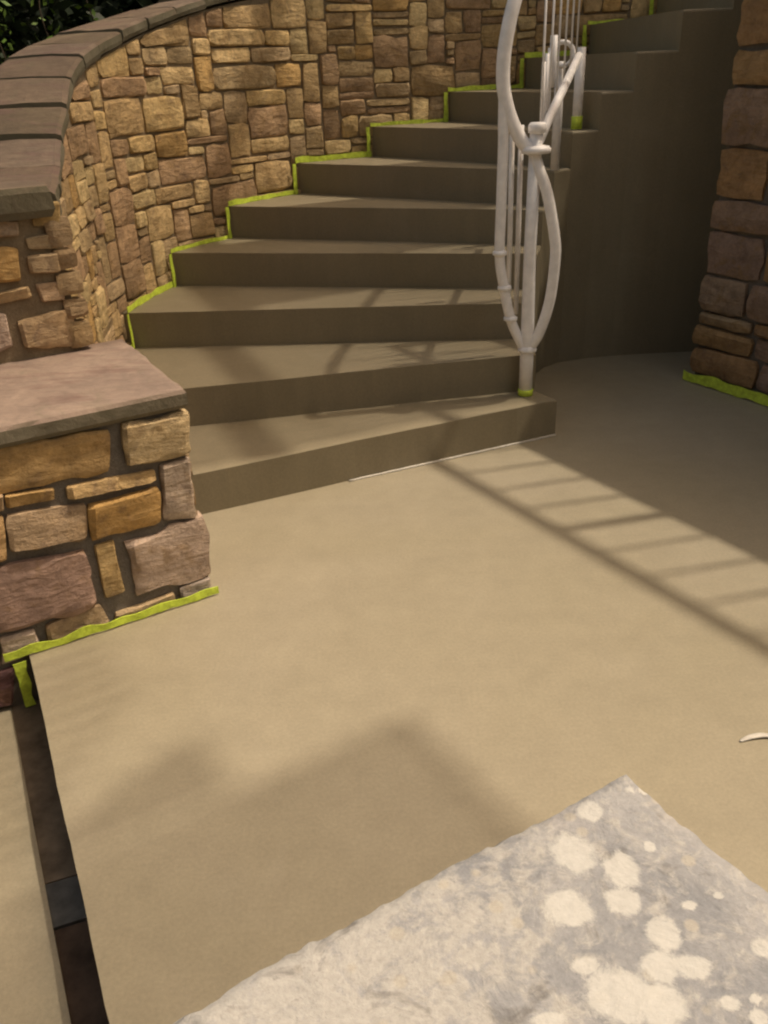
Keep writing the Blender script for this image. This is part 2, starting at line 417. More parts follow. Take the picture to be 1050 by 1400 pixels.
# ------------------------------------------------------------------ curved stair wall
PATH = [Vector((q.x, q.y)) for q in catmull([(x, y, 0) for x, y in WALL], 10)]
LEN = [0.0]
for a, b in zip(PATH, PATH[1:]): LEN.append(LEN[-1] + (b - a).length)
ZT = [q.x for q in catmull([(z, 0, 0) for z in WTOPZ], 10)]
def wall_at(u):
    u = max(0.0, min(LEN[-1] - 1e-5, u))
    lo, hi = 0, len(LEN) - 1
    while hi - lo > 1:
        mid = (lo + hi) // 2
        if LEN[mid] <= u: lo = mid
        else: hi = mid
    t = (u - LEN[lo]) / (LEN[hi] - LEN[lo])
    def tan(i): return (PATH[min(i + 1, len(PATH) - 1)] - PATH[max(i - 1, 0)]).normalized()
    tg = (tan(lo) * (1 - t) + tan(hi) * t).normalized()
    return PATH[lo].lerp(PATH[hi], t), Vector((tg.y, -tg.x)), ZT[lo] * (1 - t) + ZT[hi] * t
def wmap(u, z, w):
    p, n, _ = wall_at(u); q = p + n * w
    return Vector((q.x, q.y, z))
def nearest_u(x, y):
    q = Vector((x, y)); i = min(range(len(PATH)), key=lambda k: (PATH[k] - q).length); return LEN[i]
UO = [nearest_u(*q) for q in OUT]          # where each riser meets the wall
def tread_z(u):
    z = 0.0
    for k in range(NST):
        if u >= UO[k]: z = (k + 1) * R
    return z

WB = Vector((-1.1, 4.2, 0))
wall = empty('curved_stone_wall', WB)
tag(wall, 'tall curved sandstone wall with ramped coping rising along the staircase', 'wall')
US = [LEN[-1] * i / 150 for i in range(151)]
v = []; f = []
THK = 0.28
for u in US:
    p, n, z = wall_at(u)
    for w, zz in ((0.0, -0.3), (0.0, z), (-THK, z), (-THK, -0.3)):
        q = p + n * w; v.append((q.x, q.y, zz))
for i in range(len(US) - 1):
    for k in range(4):
        a = i * 4 + k; b = i * 4 + (k + 1) % 4
        f.append([a, b, b + 4, a + 4])
f.append([0, 3, 2, 1]); e = (len(US) - 1) * 4; f.append([e, e + 1, e + 2, e + 3])
mesh_obj('mortar_core', v, f, MORTAR2, wall)

cells = pack(0.02, LEN[-1] - 0.05, 0.0, 3.24, 0.060, 0.042, PIECES, 5)
made = 0; restv = []; restf = []
cand = []
for (a, b, c, d2) in cells:
    um = (a + b) / 2
    if d2 < min(tread_z(a), tread_z(b)) + 0.004: continue
    ta = wall_at(a)[2] - 0.006; tb = wall_at(b)[2] - 0.006
    if c > min(ta, tb) - 0.02: continue
    g = 0.0045
    jj = lambda: rnd.uniform(-0.006, 0.006)
    quad = [(a + g + jj(), c + g + jj()), (b - g + jj(), c + g + jj()), (b - g + jj(), min(d2 - g + jj(), tb)), (a + g + jj(), min(d2 - g + jj(), ta))]
    ctr = wmap(um, (c + d2) / 2, 0.02)
    cand.append((quad, ctr))
for i, (quad, ctr) in enumerate(cand):
    col = list(rnd.choice(PAL)); k = rnd.uniform(1.55, 2.15); col = (col[0] * k * 1.08, col[1] * k * 1.09, col[2] * k * 0.98)
    W, F = stone_mesh(quad, wmap, rnd.uniform(0.008, 0.022), 4, 100 + i)
    if in_frame(ctr) and made < 300:
        mesh_obj('stone', W, F, STONE, wall, True, col, origin=ctr); made += 1
    else:
        b0 = len(restv); restv += W; restf += [[q + b0 for q in fc] for fc in F]
if restv:
    o = mesh_obj('remaining_stonework', restv, restf, STONE, wall, True, (0.36, 0.26, 0.15)); o['kind'] = 'stuff'
print('wall stones', made, len(cand))

# coping slabs on the ramp
u = 0.02; i = 0
COPC = [(0.25, 0.185, 0.13), (0.22, 0.162, 0.112), (0.27, 0.205, 0.15), (0.21, 0.16, 0.105)]
while u < LEN[-1] - 0.3:
    ln = rnd.uniform(0.17, 0.24); ub = u + ln - 0.008; th = 0.085 if i == 0 else rnd.uniform(0.048, 0.06)
    rows = 6; vv = []; ff = []
    lift = rnd.uniform(0.0, 0.010)
    for r in range(rows + 1):
        uu = u + (ub - u) * r / rows; p, n, z = wall_at(uu)
        zc = wall_at((u + ub) / 2)[2]; z = zc + (z - zc) * 0.93 + lift + 0.010
        sec = [(0.028, 0.0), (0.034, 0.35 * th), (0.030, 0.85 * th), (0.012, th), (-0.12, th + .004), (-0.20, th + .003), (-THK - 0.02, th), (-THK - 0.045, 0.8 * th), (-THK - 0.045, 0.0)]
        for w, h in sec:
            jj = noise.noise(Vector((uu * 7, w * 9, h * 20 + i * 3.3)))
            q = p + n * (w + 0.010 * jj); vv.append((q.x, q.y, z + h + 0.006 * jj * (h > 0)))
    K = 9
    for r in range(rows):
        for k in range(K):
            k2 = (k + 1) % K; ff.append([r * K + k, r * K + k2, (r + 1) * K + k2, (r + 1) * K + k])
    ff.append(list(range(K - 1, -1, -1))); ff.append([rows * K + k for k in range(K)])
    mesh_obj('coping_stone', vv, ff, SLAB, wall, False, COPC[i % 4])
    u += ln; i += 1

# ------------------------------------------------------------------ pier with wide cap and the taller tier behind it
PB = PFR - E1 * 0.6 + E2 * 0.3
pier = empty('stone_pier', (PB.x, PB.y, 0))
tag(pier, 'low squared sandstone pier under a wide flat cap at the stair foot', 'pier')
def boxw(o2, s0, s1, t0, t1, z0, z1):
    """s leftwards along the front from the right foot, t depth"""
    P = []
    for s, t in ((s1, t0), (s0, t0), (s0, t1), (s1, t1)):
        q = o2 - E1 * s + E2 * t; P.append((q.x, q.y))
    return prism(P, z0, z1)
v, f = boxw(PFR, 0.0, 1.5, 0.0, 0.60, GZ - 0.02, 0.64)
mesh_obj('mortar_core', v, f, MORTAR, pier)
def pmap(s, z, w):
    q = PFR - E1 * s - E2 * w; return Vector((q.x, q.y, z))
# camera rays are only used to read the stone outlines off the photograph onto the pier's own face
def onface(x, y, O, s0=0.0):
    dd = fw + rt * ((x - 525) / 1150) - up * ((y - 700) / 1150)
    n2 = Vector((E1.y, -E1.x)); t = O.dot(n2) / (dd.x * n2.x + dd.y * n2.y)
    q = Vector((0, 0, EYE)) + dd * t
    return (O - Vector((q.x, q.y))).dot(E1), q.z
def traced(zq, sc, ox, oy, O):
    cx = sum(x for x, y in zq) / 4; cy = sum(y for x, y in zq) / 4
    q = [onface(ox + (cx + (x - cx) * 1.05) / sc, oy + (cy + (y - cy) * 1.08) / sc, O) for x, y in zq]   # TL TR BR BL
    return [q[3], q[2], q[1], q[0]]
PST = [
    ([(-60, 448), (375, 385), (385, 520), (-60, 612)], (0.46, 0.31, 0.14)),
    ([(430, 365), (650, 322), (662, 460), (445, 505)], (0.50, 0.39, 0.23)),
    ([(20, 610), (185, 588), (187, 625), (25, 655)], (0.42, 0.28, 0.12)),
    ([(238, 580), (535, 525), (542, 562), (245, 622)], (0.48, 0.34, 0.17)),
    ([(568, 512), (662, 482), (690, 680), (582, 692)], (0.42, 0.34, 0.27)),
    ([(30, 680), (295, 643), (302, 757), (36, 806)], (0.43, 0.32, 0.21)),
    ([(318, 645), (548, 588), (562, 702), (325, 762)], (0.46, 0.29, 0.11)),
    ([(-90, 700), (8, 682), (20, 832), (-90, 862)], (0.48, 0.32, 0.16)),
    ([(453, 782), (717, 695), (738, 882), (488, 962)], (0.46, 0.36, 0.29)),
    ([(333, 797), (397, 778), (437, 945), (368, 966)], (0.48, 0.35, 0.17)),
    ([(-40, 890), (285, 803), (337, 992), (-40, 1098)], (0.36, 0.25, 0.205)),
    ([(165, 1075), (345, 1003), (383, 1062), (175, 1140)], (0.40, 0.30, 0.19)),
    ([(410, 1030), (608, 958), (618, 995), (408, 1075)], (0.50, 0.38, 0.23)),
    ([(5, 1120), (120, 1092), (142, 1150), (8, 1205)], (0.46, 0.38, 0.31)),
    ([(636, 940), (737, 902), (740, 940), (642, 972)], (0.36, 0.31, 0.27)),
    ([(-90, 1120), (-12, 1100), (-5, 1210), (-90, 1230)], (0.34, 0.24, 0.19)),
    ([(-90, 620), (5, 606), (8, 662), (-90, 678)], (0.40, 0.29, 0.18)),
    ([(-100, 1262), (40, 1230), (42, 1345), (-90, 1380)], (0.155, 0.085, 0.085)),
]
for i, (zq, col) in enumerate(PST):
    quad = traced(zq, 2.594, 0, 440, PFR)
    # s runs leftwards, so mirror to keep the winding
    c = pmap(sum(q[0] for q in quad) / 4, sum(q[1] for q in quad) / 4, 0.01)
    W, F = stone_mesh([quad[0], quad[1], quad[2], quad[3]], pmap, rnd.uniform(0.016, 0.026), 10, 900 + i, 0.9, rnd_corner=0.03)
    mesh_obj('stone', W, F, STONE, pier, True, tuple(q * 1.5 for q in col), origin=c)
# further stones to the left of the photograph and on the hidden side face
for j, (a, b, c, d2) in enumerate(pack(0.80, 1.48, -0.16, 0.62, 0.05, 0.05, PIECES, 3)):
    W, F = stone_mesh([(b - .008, c + .008), (a + .008, c + .008), (a + .008, d2 - .008), (b - .008, d2 - .008)], pmap, 0.022, 4, 300 + j)
    mesh_obj('stone', W, F, STONE, pier, True, rnd.choice(PAL))
def smap(t, z, w):
    q = PFR + E2 * t + E1 * w; return Vector((q.x, q.y, z))
for j, (a, b, c, d2) in enumerate(pack(0.0, 0.6, 0.0, 0.62, 0.05, 0.05, PIECES, 8)):
    W, F = stone_mesh([(a + .008, c + .008), (b - .008, c + .008), (b - .008, d2 - .008), (a + .008, d2 - .008)], smap, 0.018, 4, 400 + j)
    mesh_obj('stone', W, F, STONE, pier, True, rnd.choice(PAL))

def rough_slab(name, O, ax, ay, lx, ly, z0, z1, mat, parent, color, nx, ny, amp, seed, chip=0.0):
    """slab with uneven arrises; O corner, ax/ay unit directions"""
    so = Vector((seed * 3.1, seed * 7.7, seed)); n3 = noise.noise
    vv = []; ff = []
    rings = [(0.012, z0), (0.0, z0 + 0.25 * (z1 - z0)), (0.0, z0 + 0.8 * (z1 - z0)), (0.007, z1 - 0.002)]
    def rim(i, total, ins):
        pass
    per = [(i / nx, 0) for i in range(nx)] + [(1, j / ny) for j in range(ny)] + [(1 - i / nx, 1) for i in range(nx)] + [(0, 1 - j / ny) for j in range(ny)]
    K = len(per)
    def place(a, b, ins, z, jit):
        x = ins + (lx - 2 * ins) * a; y = ins + (ly - 2 * ins) * b
        q = O + ax * x + ay * y; p = Vector((q.x, q.y, z))
        k = jit * (n3(Vector((p.x * 11, p.y * 11, z * 16)) + so) + 0.6 * n3(Vector((p.x * 37, p.y * 37, z * 30)) + so) + 0.45 * n3(Vector((p.x * 90, p.y * 90, z * 40)) + so))
        c = O + ax * lx / 2 + ay * ly / 2; dd = Vector((q.x - c.x, q.y - c.y)).normalized()
        return Vector((q.x + dd.x * k, q.y + dd.y * k, z + 0.15 * k))
    for ins, z in rings:
        for a, b in per: vv.append(place(a, b, ins, z, amp))
    for r in range(len(rings) - 1):
        for k in range(K):
            k2 = (k + 1) % K; ff.append([r * K + k, r * K + k2, (r + 1) * K + k2, (r + 1) * K + k])
    ff.append([k for k in range(K - 1, -1, -1)])
    # top grid joined to the rim by one strip
    t0 = len(vv); gi = {}
    for j in range(ny + 1):
        for i in range(nx + 1):
            border = i in (0, nx) or j in (0, ny)
            p = place(i / nx, j / ny, 0.018, z1, amp * (1 if border else 0.0))
            p.z += 0.0005 * n3(Vector((p.x * 8, p.y * 8, 0)) + so) + 0.0003 * n3(Vector((p.x * 40, p.y * 40, 0)) + so)
            gi[(i, j)] = len(vv); vv.append(p)
    for j in range(ny):
        for i in range(nx):
            ff.append([gi[(i, j)], gi[(i + 1, j)], gi[(i + 1, j + 1)], gi[(i, j + 1)]])
    gp = [gi[(i, 0)] for i in range(nx)] + [gi[(nx, j)] for j in range(ny)] + [gi[(nx - i, ny)] for i in range(nx)] + [gi[(0, ny - j)] for j in range(ny)]
    r0 = (len(rings) - 1) * K
    for k in range(K):
        k2 = (k + 1) % K; ff.append([r0 + k, r0 + k2, gp[k2], gp[k]])
    o = mesh_obj(name, vv, ff, mat, parent, True, color)
    for pl in o.data.polygons:
        if max(pl.vertices) < t0: pl.use_smooth = False
    return o
O = PFR - E1 * 1.56 - E2 * 0.03
rough_slab('cap_stone', O, E1, E2, 1.585, 0.665, 0.644, 0.704, SLAB, pier, (0.37, 0.28, 0.225), 48, 22, 0.006, 2)

T2 = PFR + E2 * 0.575 - E1 * 0.13          # right foot of the taller tier's face
tier = empty('stepped_wall_end', (T2.x - 0.3, T2.y, 0))
tag(tier, 'short wall end of ochre stones rising behind the low pier cap', 'wall')
v, f = boxw(T2, 0.0, 1.3, 0.0, 0.42, GZ, 1.13)
mesh_obj('mortar_core', v, f, MORTAR2, tier)
def tmap(s, z, w):
    q = T2 - E1 * s - E2 * w; return Vector((q.x, q.y, z))
TST = [
    ([(-40, 640), (90, 650), (112, 810), (-40, 825)], (0.46, 0.30, 0.12)),
    ([(150, 690), (312, 668), (325, 768), (172, 775)], (0.44, 0.33, 0.20)),
    ([(195, 845), (342, 822), (350, 925), (235, 932)], (0.46, 0.33, 0.21)),
    ([(-40, 898), (150, 852), (168, 908), (-40, 950)], (0.44, 0.32, 0.18)),
    ([(95, 1050), (392, 988), (414, 1172), (135, 1188)], (0.47, 0.34, 0.20)),
    ([(-80, 1010), (30, 1015), (62, 1172), (-60, 1225)], (0.42, 0.33, 0.27)),
    ([(140, 590), (335, 548), (338, 642), (160, 642)], (0.38, 0.30, 0.19)),
    ([(-60, 490), (95, 490), (98, 568), (-60, 580)], (0.32, 0.25, 0.18)),
    ([(170, 430), (322, 390), (326, 505), (185, 512)], (0.40, 0.29, 0.13)),
]
for i, (zq, col) in enumerate(TST):
    quad = traced(zq, 4.038, 0, 180, T2)
    c = tmap(sum(q[0] for q in quad) / 4, sum(q[1] for q in quad) / 4, 0.01)
    W, F = stone_mesh(quad, tmap, rnd.uniform(0.014, 0.024), 9, 1900 + i, 0.9, rnd_corner=0.03)
    mesh_obj('stone', W, F, STONE, tier, True, tuple(q * 1.55 for q in col), origin=c)
for j, (a, b, c, d2) in enumerate(pack(0.30, 1.28, 0.70, 1.12, 0.05, 0.05, PIECES, 23)):
    W, F = stone_mesh([(b - .008, c + .008), (a + .008, c + .008), (a + .008, d2 - .008), (b - .008, d2 - .008)], tmap, 0.022, 4, 500 + j)
    mesh_obj('stone', W, F, STONE, tier, True, rnd.choice(PAL))
for j, (c, d2, sl) in enumerate([(.715, .80, .035), (.81, .875, .03), (.885, .96, .04), (.97, 1.03, .03), (1.04, 1.125, .035)]):
    W, F = stone_mesh([(sl, c), (-0.04, c + .004), (-0.04, d2), (sl, d2)], tmap, 0.024, 5, 560 + j)
    mesh_obj('stone', W, F, STONE, tier, True, tuple(q * 1.5 for q in PAL[j]))
O = T2 - E1 * 1.36 - E2 * 0.045
rough_slab('cap_stone', O, E1, E2, 1.36, 0.44, 1.134, 1.225, SLAB, tier, (0.25, 0.19, 0.135), 36, 14, 0.010, 5)

# ------------------------------------------------------------------ staircase
stair = empty('curved_staircase', (0.0, 4.2, 0))
tag(stair, 'curved tan coated concrete staircase turning up between the stone walls', 'staircase')
for k in range(NST):
    o1 = Vector(OUT[k]); i1 = Vector(INN[k]); o2 = Vector(OUT[k + 1]); i2 = Vector(INN[k + 1])
    NF = 28
    front = [o1.lerp(i1, t / NF) for t in range(NF + 1)]
    dn = (i1 - o1).normalized(); nn = Vector((dn.y, -dn.x))
    front = [q + nn * (0.008 * noise.noise(Vector((q.x * 2.1, q.y * 2.1, k))) + 0.0035 * noise.noise(Vector((q.x * 9, q.y * 9, k)))) if 0 < t < NF else q for t, q in enumerate(front)]
    poly = [(q.x, q.y) for q in front] + [(i2.x, i2.y), (o2.x, o2.y)]
    bm = bmesh.new(); vv, ff = prism(poly, -0.03, (k + 1) * R)
    bv = [bm.verts.new(q) for q in vv]
    for q in ff: bm.faces.new([bv[i] for i in q])
    n = len(poly)
    ed = [bm.edges.get((bv[n + i], bv[n + i + 1])) for i in range(NF + 1)]
    bmesh.ops.bevel(bm, geom=[e for e in ed if e], offset=0.012, segments=3, profile=0.5, affect='EDGES')
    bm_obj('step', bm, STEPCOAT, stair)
# edge of coating along the first riser's foot, lit look put into pale colour
a = Vector(OUT[0]); b = Vector(INN[0]); dn = (b - a).normalized(); nn = Vector((dn.y, -dn.x))
pth = []
for i in range(41):
    q = a.lerp(b, 0.48 + 0.52 * i / 40) + nn * (0.005 + 0.003 * noise.noise(Vector((i * 0.6, 0, 0))))
    pth.append((q.x, q.y, 0.003))
v, f = tube(pth, 0.0055, 6); mesh_obj('lit_coat_edge', v, f, BEAD, stair, True)

# ------------------------------------------------------------------ retaining wall of the upper terrace
RA = Vector((1.634, 4.185)); RD = Vector((0.52, -0.854)).normalized(); RN = Vector((-0.854, -0.52)).normalized()
RL = 5.6; RTOP = TOPZ
rw = empty('retaining_wall', (RA.x, RA.y, 0)); tag(rw, 'shaded reddish stone retaining wall opposite the staircase', 'wall')
def rbox(s0, s1, w0, w1, z0, z1):
    P = []
    for s, w in ((s0, w1), (s1, w1), (s1, w0), (s0, w0)):
        q = RA + RD * s + RN * w; P.append((q.x, q.y))
    return prism(P[::-1], z0, z1)
v, f = rbox(0.0, RL, -0.34, -0.02, GZ, RTOP + 0.02); mesh_obj('mortar_core', v, f, MORTAR, rw)
def rmap(s, z, w):
    q = RA + RD * s + RN * (w - 0.02); return Vector((q.x, q.y, z))
RPAL = [(0.36, 0.23, 0.12), (0.31, 0.225, 0.18), (0.38, 0.25, 0.125), (0.33, 0.25, 0.18), (0.30, 0.215, 0.16), (0.36, 0.27, 0.17)]
RPIECES = [(4, 4, 5), (5, 4, 5), (7, 5, 4), (6, 5, 4), (5, 3, 5), (6, 3, 5), (4, 5, 3), (3, 3, 3), (4, 2, 2), (3, 2, 2)]
# the visible end is coursed as in the photograph, one block a course with alternating lengths
zs = [0.04, 0.19, 0.30, 0.37, 0.55, 0.76, 0.90, 1.13, 1.37, 1.52, 1.74, 1.95, 2.20]
j = 0
for c, d2 in zip(zs, zs[1:]):
    s = -0.02 + rnd.uniform(-0.012, 0.012)
    while s < 0.62:
        e = s + rnd.uniform(0.20, 0.42) * (1.0 if d2 - c > 0.1 else 0.8)
        W, F = stone_mesh([(s + .008, c + .008), (e - .008, c + .008), (e - .008, d2 - .008), (s + .008, d2 - .008)], rmap, rnd.uniform(0.02, 0.045), 5, 2100 + j, back=-0.05)
        mesh_obj('stone', W, F, STONE, rw, True, tuple(q * 1.45 for q in RPAL[(j * 7 + j // 3) % 6]), origin=rmap((s + e) / 2, (c + d2) / 2, 0)); j += 1
        s = e
for q, (a, b, c, d2) in enumerate(pack(1.1, RL - 0.05, 0.02, RTOP, 0.075, 0.055, RPIECES, 31)):
    W, F = stone_mesh([(a + .008, c + .008), (b - .008, c + .008), (b - .008, d2 - .008), (a + .008, d2 - .008)], rmap, rnd.uniform(0.02, 0.04), 4, 2600 + q)
    if q < 110: mesh_obj('stone', W, F, STONE, rw, True, rnd.choice(RPAL))
    else:
        b0 = 0
        if q == 110: rv, rf = [], []
        b0 = len(rv); rv += W; rf += [[t + b0 for t in fc] for fc in F]
o = mesh_obj('remaining_stonework', rv, rf, STONE, rw, True, (0.28, 0.19, 0.12)); o['kind'] = 'stuff'
for i in range(7):
    v, f = rbox(-0.03 + i * 0.805, -0.03 + (i + 1) * 0.805 - 0.008, -0.38, 0.05, RTOP + 0.024, RTOP + 0.085)
    mesh_obj('coping_stone', v, f, SLAB, rw, False, (0.30, 0.24, 0.18))
p0 = RA + RN * -0.33; p1 = RA + RD * RL + RN * -0.33
v, f = prism([(p1.x, p1.y), (9, p1.y), (9, 6.1), (2.81, 6.1), (2.81, 4.672), (1.97, 4.668), (p0.x + 0.1, p0.y)], GZ, TOPZ)
tag(mesh_obj('upper_terrace', v, f, COAT), 'upper terrace the staircase climbs to', kind='structure')

# ------------------------------------------------------------------ white iron railings
rail = empty('stair_railing', (0.661, 3.606, R))
tag(rail, 'white wrought iron stair railing with bulging newel on the first step', 'railing')
def part(name, vf, smooth=True, mat=IRON): return mesh_obj(name, vf[0], vf[1], mat, rail, smooth)
Y = 3.606
part('newel_post', tube([(0.661, Y, R), (0.660, Y, 0.38), (0.655, Y, 0.8), (0.661, Y, 1.27)], [0.030, 0.030, 0.0255, 0.026], 16))
part('collar', lathe((0.661, Y, 0.37), [(0.030, 0), (0.040, 0.004), (0.042, 0.014), (0.036, 0.024), (0.030, 0.028)]))
part('collar', lathe((0.662, Y, 1.178), [(0.034, 0), (0.058, 0.003), (0.060, 0.018), (0.052, 0.028), (0.030, 0.032)], 20))
part('collar', lathe((0.664, Y, 1.252), [(0.026, 0), (0.036, 0.004), (0.037, 0.03), (0.028, 0.04)]))
part('bowed_bar', tube(catmull([(.655, Y, 1.185), (.675, Y - .02, 1.12), (.710, Y - .03, 1.03), (.747, Y - .035, 0.868), (.755, Y - .035, 0.77), (.742, Y - .03, 0.596), (.705, Y - .02, 0.455), (.668, Y, 0.385)]), 0.0225, 12))
part('bowed_bar', tube(catmull([(.529, Y, 1.44), (.530, Y, 1.30), (.532, Y, 1.21), (.530, Y, 1.0), (.529, Y, 0.788), (.552, Y, 0.651), (.587, Y, 0.508), (.645, Y, 0.388)]), 0.0215, 12))
for (x, z) in ((0.529, 0.80), (0.553, 0.655), (0.583, 0.522)):
    part('bead', lathe((x, Y, z - 0.012), [(0.020, 0), (0.030, 0.006), (0.030, 0.018), (0.020, 0.024)], 14))
part('handrail', tube(catmull([(.645, Y, 1.195), (.606, Y, 1.225), (.556, Y, 1.315), (.527, Y, 1.418), (.525, Y, 1.517), (.538, Y, 1.612), (.562, Y + .01, 1.705), (.60, Y + .05, 1.80), (.68, Y + .20, 1.93), (.82, 4.10, 2.10), (1.06, 4.68, 2.28), (1.35, 4.80, 2.45), (1.9, 4.84, 2.85), (2.45, 4.84, 3.2), (2.9, 4.84, 3.3)]),
     0.0265, 14))
part('lower_rail', tube([(.672, Y, 1.225), (.80, 3.90, 1.36), (1.0, 4.45, 1.52)], [0.020, 0.019, 0.018], 10))
part('bowed_bar', tube([(.575, Y + .06, 1.33), (.580, Y + .06, 0.62)], 0.011, 8))
part('bowed_bar', tube([(.615, Y + .08, 1.28), (.618, Y + .08, 0.52)], 0.011, 8))
# balusters on the way to the second post
for i, (x, y2, z0, z1) in enumerate([(.70, 3.72, 1.26, 1.50), (.725, 3.79, 1.29, 1.53), (.75, 3.87, 1.32, 1.55), (.81, 4.10, 1.40, 1.60)]):
    part('baluster', tube([(x, y2, z0), (x, y2, z1)], 0.008 if i < 3 else 0.016, 8))
for i in range(6):
    t = i / 5; x = .69 + .33 * t; y2 = 3.68 + 0.92 * t
    part('baluster', tube([(x, y2, 1.25 + .27 * t), (x, y2, 1.84 + .42 * t)], 0.0045, 6))
part('post', tube([(1.065, 4.70, 7 * R), (1.063, 4.695, 1.56)], 0.024, 12))
part('post', tube([(0.93, 4.53, 6 * R), (0.925, 4.50, 1.50)], 0.022, 12))
pts = [(0.925 + 0.05 * math.cos(a), 4.46, 1.53 + 0.05 * math.sin(a)) for a in [2 * math.pi * i / 24 for i in range(24)]]
part('scroll', tube(pts + [pts[0]], 0.011, 8, False))
part('post', tube([(1.95, 4.84, 11 * R), (1.95, 4.84, 2.88)], 0.024, 12))

tr = empty('terrace_railing', (RA.x, RA.y, RTOP + 0.085))
tag(tr, 'white iron balustrade along the top of the retaining wall', 'railing')
def rp(s, z): q = RA + RD * s + RN * -0.08; return (q.x, q.y, z)
ZB = RTOP + 0.085
v, f = tube([rp(0.0, ZB + 1.0), rp(RL, ZB + 1.0)], 0.032, 12); mesh_obj('top_rail', v, f, IRON, tr, True)
v, f = tube([rp(0.0, ZB + 0.10), rp(RL, ZB + 0.10)], 0.014, 8); mesh_obj('bottom_rail', v, f, IRON, tr, True)
for i in range(29):
    s = 0.02 + i * (RL - 0.05) / 28
    big = i % 7 == 0
    v, f = tube([rp(s, ZB), rp(s, ZB + 0.99)], 0.024 if big else 0.010, 10)
    mesh_obj('post' if big else 'baluster', v, f, IRON, tr, True)

# ------------------------------------------------------------------ green masking tape
def ribbon(path, nrm, width, thick=0.003, seed=0, wid_dir=Vector((0, 0, 1))):
    """flat strip: path points are the lower edge, nrm(i) outward"""
    v = []; f = []; n = len(path)
    for i, p in enumerate(path):
        p = Vector(p); nn = nrm(i) if callable(nrm) else nrm
        j0 = 0.22 * width * noise.noise(Vector((i * 0.41, seed, 0))); j1 = 0.5 * width * noise.noise(Vector((i * 0.25, seed, 4)))
        b = 0.004 * noise.noise(Vector((i * 0.3, seed, 8)))
        lo = p + wid_dir * j0 + nn * b; hi = p + wid_dir * (width + j1) + nn * (b * 1.5)
        v += [lo, hi, hi + nn * thick, lo + nn * thick]
    for i in range(n - 1):
        for k in range(4):
            k2 = (k + 1) % 4; f.append([i * 4 + k, i * 4 + k2, i * 4 + 4 + k2, i * 4 + 4 + k])
    f.append([3, 2, 1, 0]); f.append([(n - 1) * 4 + k for k in range(4)])
    return v, f
tp = empty('masking_tape', (-1.1, 4.4, 3 * R)); tag(tp, 'lime green masking tape zigzagging up the curved wall beside the treads', 'tape')
for k in range(1, 11):
    ua, ub = UO[k], UO[k + 1]; w = 0.036; z = (k + 1) * R
    m2 = max(6, int((ub - ua) / 0.03)); us = [ua + (ub - ua) * i / m2 for i in range(m2 + 1)]
    v, f = ribbon([wmap(q, z + 0.002, w) for q in us], lambda i, us=us: Vector((*wall_at(us[i])[1], 0)), 0.020 + 0.005 * (k % 3), seed=k)
    mesh_obj('tape_strip', v, f, TAPE, tp)
    # upright piece beside the next riser
    pth = [wmap(ub - 0.030, z + R * i / 6, w + 0.005) for i in range(7)]
    p, nn, _ = wall_at(ub); tg = Vector((-nn.y, nn.x, 0))
    v, f = ribbon(pth, Vector((*nn, 0)), 0.024, seed=k + 40, wid_dir=tg)
    mesh_obj('tape_strip', v, f, TAPE, tp)
pt = empty('masking_tape', (PFR.x - 0.25, PFR.y - 0.17, 0)); tag(pt, 'lime green masking tape along the foot of the low pier', 'tape')
ns = Vector((-E2.x, -E2.y, 0))
v, f = ribbon([pmap(-0.03 + 0.66 * i / 34, 0.006, 0.030) for i in range(35)], ns, 0.026, seed=3); mesh_obj('tape_strip', v, f, TAPE, pt)
v, f = ribbon([pmap(0.612, -R + 0.16 * i / 10, 0.032) for i in range(11)], ns, 0.030, seed=6, wid_dir=Vector((*E1, 0))); mesh_obj('tape_strip', v, f, TAPE, pt)
rt_ = empty('masking_tape', (RA.x + 0.2, RA.y - 0.3, 0)); tag(rt_, 'lime green masking tape along the foot of the shaded retaining wall', 'tape')
v, f = ribbon([rmap(-0.03 + 1.2 * i / 40, 0.006, 0.050) for i in range(41)], Vector((*RN, 0)), 0.050, seed=9); mesh_obj('tape_strip', v, f, TAPE, rt_)
def wrap(c, r, h, label):
    v, f = lathe(c, [(r, 0), (r + 0.002, 0.001), (r + 0.002, h - 0.001), (r, h)], 16)
    tag(mesh_obj('tape_wrap', v, f, TAPE, None, True, origin=c), label, 'tape', 'tape wraps on the railing feet')
wrap((0.661, Y, R + 0.002), 0.0315, 0.028, 'green tape wrapped round the foot of the bulging newel')
wrap((1.065, 4.70, 7 * R + 0.002), 0.026, 0.06, 'green tape wrapped round the slim post further up the stairs')

# ------------------------------------------------------------------ lichened parapet in front
FC = Vector((0.220, 0.592)); FA = Vector((-0.870, -0.493)).normalized(); FB = Vector((-FA.y * -1, FA.x * 1)).normalized()
FB = Vector((0.50, -0.866)).normalized()
par = empty('parapet_pier', (FC.x - 0.2, FC.y - 0.35, 0)); tag(par, 'parapet pier with a grey cap slab blotched with pale lichen', 'pier')
ZC = 0.90
O = FC + FA * 1.0 - FA * 0.0
Oc = FC + FA * 0.9 + FB * 0.62
cap = rough_slab('cap_stone', Oc, -FA, -FB, 0.9, 0.62, ZC - 0.08, ZC, LSLAB, par, None, 240, 160, 0.0055, 8)
core_o = FC + FA * 0.05 + FB * 0.05
P = [core_o, core_o + FB * 0.52, core_o + FB * 0.52 + FA * 0.80, core_o + FA * 0.80]
v, f = prism([(q.x, q.y) for q in reversed(P)], -0.01, ZC - 0.082); mesh_obj('mortar_core', v, f, MORTAR, par)
